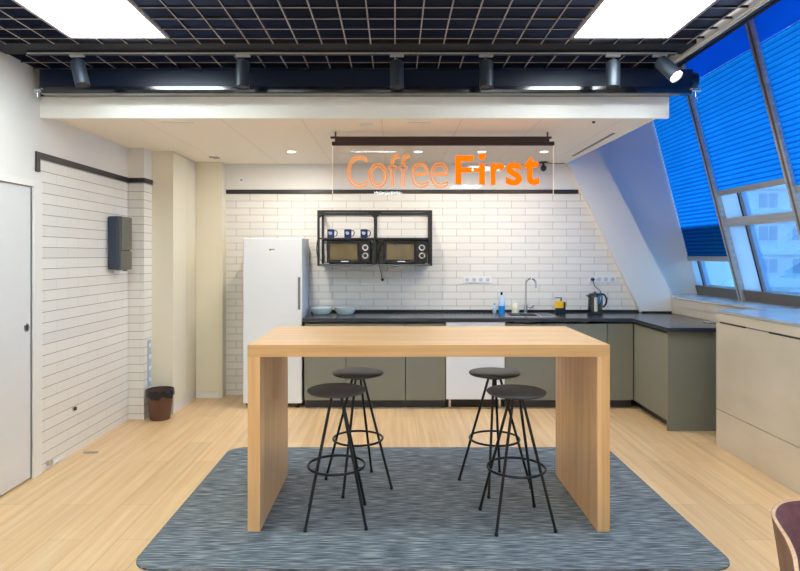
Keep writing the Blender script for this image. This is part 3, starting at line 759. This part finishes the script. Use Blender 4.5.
# lighting track and spots
TY=3.85
t=thing('lighting_track','thin pale-edged ceiling track carrying the spotlights','lighting track',(-.3,TY,2.85))
MB().box(-2.35,1.80,TY-.018,TY+.018,2.845,2.864).build('channel',M['black'],t)
MB().box(-2.35,1.80,TY-.021,TY-.0185,2.843,2.853).build('front_lip',M['alu'],t)
def spot(x,lab,tx,ty,lit=False):
    t=thing('track_spotlight',lab,'spotlight',(x,TY,2.845),'cylindrical track spotlights')
    MB().box(x-.045,x+.045,TY-.013,TY+.013,2.832,2.8445,bev=.002).build('adapter',M['alu'],t)
    MB().cyl((x,TY,2.78),(x,TY,2.83),.006).build('stem',M['chrome'],t)
    M4=Matrix.Translation((x,TY,2.805))@Matrix.Rotation(tx,4,'Y')@Matrix.Rotation(ty,4,'X')
    bd=MB(); bd.lathe([(.038,-.006),(.044,-.01),(.0445,-.175),(.040,-.178),(.0365,-.165)],(0,0,0),32,M4=M4)
    bd.build('body',M['spot'],t)
    MB().lathe([(.0365,-.160),(.0363,-.166),(.001,-.167)] if lit else [(.0365,-.168),(.0363,-.172),(.001,-.173)],(0,0,0),28,M4=M4).build('lens',M['led'] if lit else M['dark'],t)
    if lit:
        l=bpy.data.lights.new('spot','SPOT'); l.energy=25; l.spot_size=1.0; l.shadow_soft_size=.035; l.color=(1,.95,.88)
        o=bpy.data.objects.new('spot_lamp',l); COL.objects.link(o); o.parent=t
        o.matrix_local=Matrix.Translation((-x,-TY,-2.845))@M4@Matrix.Translation((0,0,-.185))
spot(-2.04,'grey track spotlight tilted to the right, leftmost of the row',-.30,-.15)
spot(-.975,'upright grey track spotlight, second from the left wall',0,-.1)
spot(.012,'upright track spotlight at the middle of the row above the sign',0,-.1)
spot(.585,'upright track spotlight above the letters of First',0,-.1)
spot(1.40,'upright dark track spotlight next to the lit one',.05,-.1)
spot(1.70,'lit track spotlight tilted towards the room, rightmost of the row',-.42,-.62,True)

# ------------------------------------------------------------------ sills and radiator covers
SX0,SZT=3.05,1.113
def XW(z): return 3.774-.255*z
t=thing('window_sill_cabinet','far brushed metal window sill above the end of the worktop','sill',(3.25,5.8,0))
MB().box(SX0+.004,XW(1.1)-.006,4.93,6.885,0,1.083).build('body',M['cover'],t)
MB().box(SX0,XW(1.1)-.006,4.93,6.885,1.087,SZT,bev=.002).build('top',M['sill'],t)
MB().box(SX0-.004,SX0+.0035,4.93,6.60,1.008,1.083).build('upper_strip',M['cover'],t)
MB().box(SX0-.004,SX0+.0035,4.93,6.60,.925,1.0).build('lower_strip',M['cover'],t)
t=thing('radiator_cover','near brushed metal radiator cover under the window at the right edge','radiator cover',(3,3,0))
NX=2.63
MB().box(NX+.022,XW(1.1)-.006,-1,4.91,0,1.083).build('body',M['groove'],t)
MB().box(NX-.002,XW(1.1)-.006,-1,4.915,1.088,SZT,bev=.002).build('top',M['sill'],t)
MB().box(NX,NX+.02,-1,4.912,1.020,1.086).build('upper_strip',M['cover'],t)
MB().box(NX,NX+.02,-1,4.912,.308,1.012).build('main_panel',M['cover'],t)
MB().box(NX,NX+.02,-1,4.912,.002,.302).build('lower_panel',M['cover'],t)
for y0,y1 in ((4.50,4.85),(3.75,4.22),(2.9,3.45)): MB().box(NX-.0015,NX+.001,y0,y1,1.009,1.022).build('air_slot',M['dark'],t)
thin('steel_plate','small pale metal plate lying on the dark worktop near the sill','plate',MB().box(2.93,3.03,5.62,5.72,ZT+.0005,ZT+.006,bev=.002),M['chrome'])

# ------------------------------------------------------------------ window wall (leaning inward at the top)
NV=Vector((-.969,0,-.247))
def wbox(b,y0,y1,z0,z1,d0,d1,mi=0):
    vs=[]
    for z in (z0,z1):
        for y in (y0,y1):
            for d_ in (d0,d1):
                vs.append(Vector((XW(z),y,z))+NV*d_)
    return b.add(vs,[(0,2,3,1),(4,5,7,6),(0,1,5,4),(2,6,7,3),(0,4,6,2),(1,3,7,5)],mi)
mull=[6.89,5.98,4.85,3.72,2.59,1.46,.33]
n_tr=7
struct(MB().prism([(XW(0),0),(XW(0)+.2,0),(XW(1.113)+.2,1.113),(XW(1.113),1.113)],-3.5,6.95,'Y').build('wall_right',M['paint'],origin=(0,0,0)))
for i,y in enumerate(mull[1:]):
    b=MB(); wbox(b,y-.04,y+.04,1.10,3.75,-.06,.045,0); wbox(b,y-.012,y+.012,1.10,3.75,.0451,.047,1)
    struct(b.build('trim_%d'%n_tr,[M['alu'],M['alu_dark']],origin=(0,0,0))); n_tr+=1
b=MB(); wbox(b,-3.5,6.89,3.62,3.76,-.06,.03); struct(b.build('trim_%d'%n_tr,M['alu'],origin=(0,0,0))); n_tr+=1
b=MB(); wbox(b,-3.5,.295,1.1,3.75,-.06,.0); struct(b.build('wall_right',M['paint'],origin=(0,0,0)))
for i in range(6):
    yb,ya=mull[i]-(.0 if i==0 else .035),mull[i+1]+.035
    zs=[1.50,2.147,2.07,1.97,1.97,1.97][i]
    fb=MB()
    wbox(fb,ya,yb,1.10,1.215,-.05,.02)                      # sill member
    wn=struct(fb.build('window_%d'%(i+1),M['alu_dark'],origin=(0,0,0)))
    yd = yb-.17 if i==0 else yb-.30                         # vertical divider of the opening sash
    g=MB(); wbox(g,yd-.012,yd+.010,1.215,zs,-.03,.008); g.build('gasket',M['gasket'],wn)
    g=MB(); wbox(g,yd+.010,yb-.0,1.215,[1.53,2.177,2.1,2.0,2.0,2.0][i],-.03,.0); g.build('fixed_panel',M['alu_pale'],wn)
    if i>0:
        g=MB(); wbox(g,ya,yb,1.845,1.925,-.04,.034); g.build('transom',M['alu'],wn)
    else:
        g=MB(); wbox(g,ya,yb,1.50,1.53,-.04,.012); g.build('transom',M['alu'],wn)
    g=MB(); wbox(g,yd-.06,yd-.012,1.215,zs,-.03,.006); wbox(g,ya,ya+.03,1.215,zs,-.03,.006); g.build('sash_stile',mat('sash_blue_grey',(120,140,170),.4,.2),wn)
    g=MB(); wbox(g,ya,yd-.012,1.215,3.62,-.022,-.016); wbox(g,yd+.012,yb,[1.53,2.177,2.1,2.0,2.0,2.0][i]+.001,3.62,-.022,-.016); g.build('pane',M['glass'],wn)
ln=['long pleated blue blind on the end window next to the slanted beam','pleated blue blind above the tall window with two panes','pleated blue blind at the right edge of the photo']
for i in range(6):
    yb,ya=mull[i]-(.004 if i==0 else .04),mull[i+1]+.04
    zb=[1.53,2.177,2.1,2.0,2.0,2.0][i]
    if i>2: lab='pleated blue blind on the window beyond the right edge, number %s towards the camera'%['one','two','three'][i-3]
    else: lab=ln[i]
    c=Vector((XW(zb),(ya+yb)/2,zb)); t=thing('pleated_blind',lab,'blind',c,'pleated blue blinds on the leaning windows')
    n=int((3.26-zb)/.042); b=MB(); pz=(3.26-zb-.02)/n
    for q in range(n):            # one fold: front slope, then a strip with fold shade put into its colour
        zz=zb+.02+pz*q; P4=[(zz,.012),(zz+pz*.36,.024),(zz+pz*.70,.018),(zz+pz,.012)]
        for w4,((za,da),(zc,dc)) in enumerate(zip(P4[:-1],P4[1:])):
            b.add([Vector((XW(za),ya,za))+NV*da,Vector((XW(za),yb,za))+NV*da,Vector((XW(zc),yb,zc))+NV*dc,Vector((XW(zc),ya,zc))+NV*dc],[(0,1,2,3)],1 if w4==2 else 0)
    b.build('fabric',[M['blind'],M['fold_shade']],t)
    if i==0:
        g=MB(); wbox(g,ya,yb,zb,1.87,.0092,.0098); g.build('lower_shade_layer',M['blind'],t)  # added second layer, darkens the lower band like a shadow from outside
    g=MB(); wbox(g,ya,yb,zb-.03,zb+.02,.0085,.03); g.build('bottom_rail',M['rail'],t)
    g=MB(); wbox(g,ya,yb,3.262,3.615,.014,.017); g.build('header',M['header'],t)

# ------------------------------------------------------------------ moulded plywood chair at lower right
def shell_pt(u,v):
    """u along the back, 0 far end .. 1 near end; v 0 top .. 1 bottom"""
    P=[(1.38,1.885),(1.26,1.872),(1.18,1.845),(1.112,1.774),(1.076,1.695),(1.045,1.61),(1.004,1.52),(.958,1.44),(.90,1.34),(.87,1.25),(.9,1.16)]
    f=u*(len(P)-1); i=min(int(f),len(P)-2); w_=f-i
    def g(j): return Vector((*P[max(0,min(len(P)-1,j))],0))
    a,b_,c,d_=g(i-1),g(i),g(i+1),g(i+2)
    p=.5*((2*b_)+(c-a)*w_+(2*a-5*b_+4*c-d_)*w_*w_+(3*b_-a-3*c+d_)*w_**3)
    ctr=Vector((1.28,1.44,0))
    q=p+(ctr-p)*(.16*v)
    zt=.80-.10*max(0,(u-.85)/.15)**2-.03*max(0,(.12-u)/.12)**2
    q.z=zt-v*(.36)
    return q
def chair_shell():
    nu,nv=40,12; vs=[];fs=[]
    for i in range(nu+1):
        for j in range(nv+1): vs.append(shell_pt(i/nu,j/nv))
    return vs,nu,nv
vs,nu,nv=chair_shell()
t=thing('plywood_chair','moulded walnut plywood chair with pale edge at the lower right corner','chair',(1.3,1.52,0))
ctr=Vector((1.28,1.44,0))
def offs(p,d_):
    q=ctr-Vector((p.x,p.y,0)); q.normalize(); return p+q*d_
def sheet(d0,d1,name,m,parent,rim=False):
    b=MB(); V=[offs(v,d0) for v in vs]+[offs(v,d1) for v in vs]; N=len(vs); F=[]
    idx=lambda i,j:i*(nv+1)+j
    for i in range(nu):
        for j in range(nv):
            F.append((idx(i,j),idx(i+1,j),idx(i+1,j+1),idx(i,j+1))); F.append((N+idx(i,j),N+idx(i,j+1),N+idx(i+1,j+1),N+idx(i+1,j)))
    for i in range(nu):
        F.append((idx(i,0),N+idx(i,0),N+idx(i+1,0),idx(i+1,0))); F.append((idx(i,nv),idx(i+1,nv),N+idx(i+1,nv),N+idx(i,nv)))
    for j in range(nv):
        F.append((idx(0,j),idx(0,j+1),N+idx(0,j+1),N+idx(0,j))); F.append((idx(nu,j),N+idx(nu,j),N+idx(nu,j+1),idx(nu,j+1)))
    b.add(V,F,0,True); return b.build(name,m,parent)
sheet(.0012,.0118,'backrest',M['ply'],t)
sheet(0,.001,'outer_veneer',M['walnut_back'],t)
sheet(.012,.0135,'inner_veneer',M['walnut'],t)
MB().box(1.10,1.56,1.29,1.73,.43,.45,bev=.008).build('seat',M['walnut'],t)
MB().prism([(1.12,1.62),(1.20,1.55),(1.22,1.60),(1.15,1.66)],.448,.47,'Z').build('seat_bracket',M['black'],t)
MB().box(1.02,1.035,1.50,1.52,.42,.66).box(1.02,1.16,1.50,1.52,.415,.43).build('back_bracket',M['black'],t)
for x,y in ((1.14,1.33),(1.14,1.69),(1.52,1.33),(1.52,1.69)):
    MB().cyl((x+(.03 if x>1.3 else -.03),y+(.03 if y>1.5 else -.03),0),(x,y,.43),.011,.013).build('leg',M['black'],t)

# ------------------------------------------------------------------ outside
bl=thing('apartment_building','pale apartment block with rows of windows beyond the glass','building',(34,56,-14))
MB().box(10,64,55,66,-14,26).build('wall',M['facade'],bl)
w_=0
b=MB()
for r in range(13):
    z=-13+r*3.0
    MB().box(10,64,54.82,54.999,z-.55,z-.35).build('floor_band',M['facade_line'],bl)
for r in range(13):
    for c in range(17):
        x=11.5+c*3.1; z=-12.2+r*3.0; wd=1.9 if c%3 else 1.3
        if w_>=98: break
        if not (22<x<52 and -8<z<20): continue
        w_+=1
        f=MB().box(x,x+wd,54.93,54.999,z,z+1.5).build('window',M['shutter'],bl)
        MB().box(x+.08,x+wd*.48,54.9,54.929,z+.08,z+1.42).box(x+wd*.53,x+wd-.08,54.9,54.929,z+.08,z+1.42).build('pane',M['facade_win'],f)
struct(MB().box(-60,120,9,120,-14.2,-14).build('ground',M['ground'],origin=(0,0,0)))

# ------------------------------------------------------------------ world, light, camera
w=bpy.data.worlds.new('World'); scene.world=w; w.use_nodes=True; nt=w.node_tree
bg=nt.nodes['Background']
tc=nt.nodes.new('ShaderNodeTexCoord'); sp=nt.nodes.new('ShaderNodeSeparateXYZ'); cr=nt.nodes.new('ShaderNodeValToRGB')
nt.links.new(tc.outputs['Generated'],sp.inputs[0]); nt.links.new(sp.outputs['Z'],cr.inputs[0])
cr.color_ramp.elements[0].position=0; cr.color_ramp.elements[0].color=(.22,.58,1,1)
cr.color_ramp.elements[1].position=.7; cr.color_ramp.elements[1].color=(.10,.44,1,1)
nt.links.new(cr.outputs[0],bg.inputs[0]); bg.inputs[1].default_value=5.4

cam=bpy.data.cameras.new('Camera'); co=bpy.data.objects.new('Camera',cam); COL.objects.link(co)
co.location=(0,0,1.56); co.rotation_euler=(PI/2,0,0); cam.lens=27; cam.sensor_width=36; cam.sensor_fit='HORIZONTAL'
cam.shift_x=5/800; cam.shift_y=-30.5/800; cam.clip_start=.05; cam.clip_end=400
scene.camera=co
vs_=scene.view_settings; vs_.view_transform='Standard'; vs_.look='None'; vs_.gamma=1; vs_.exposure=0.5
for o in list(bpy.data.objects):
    if '_org' in o.keys(): del o['_org']
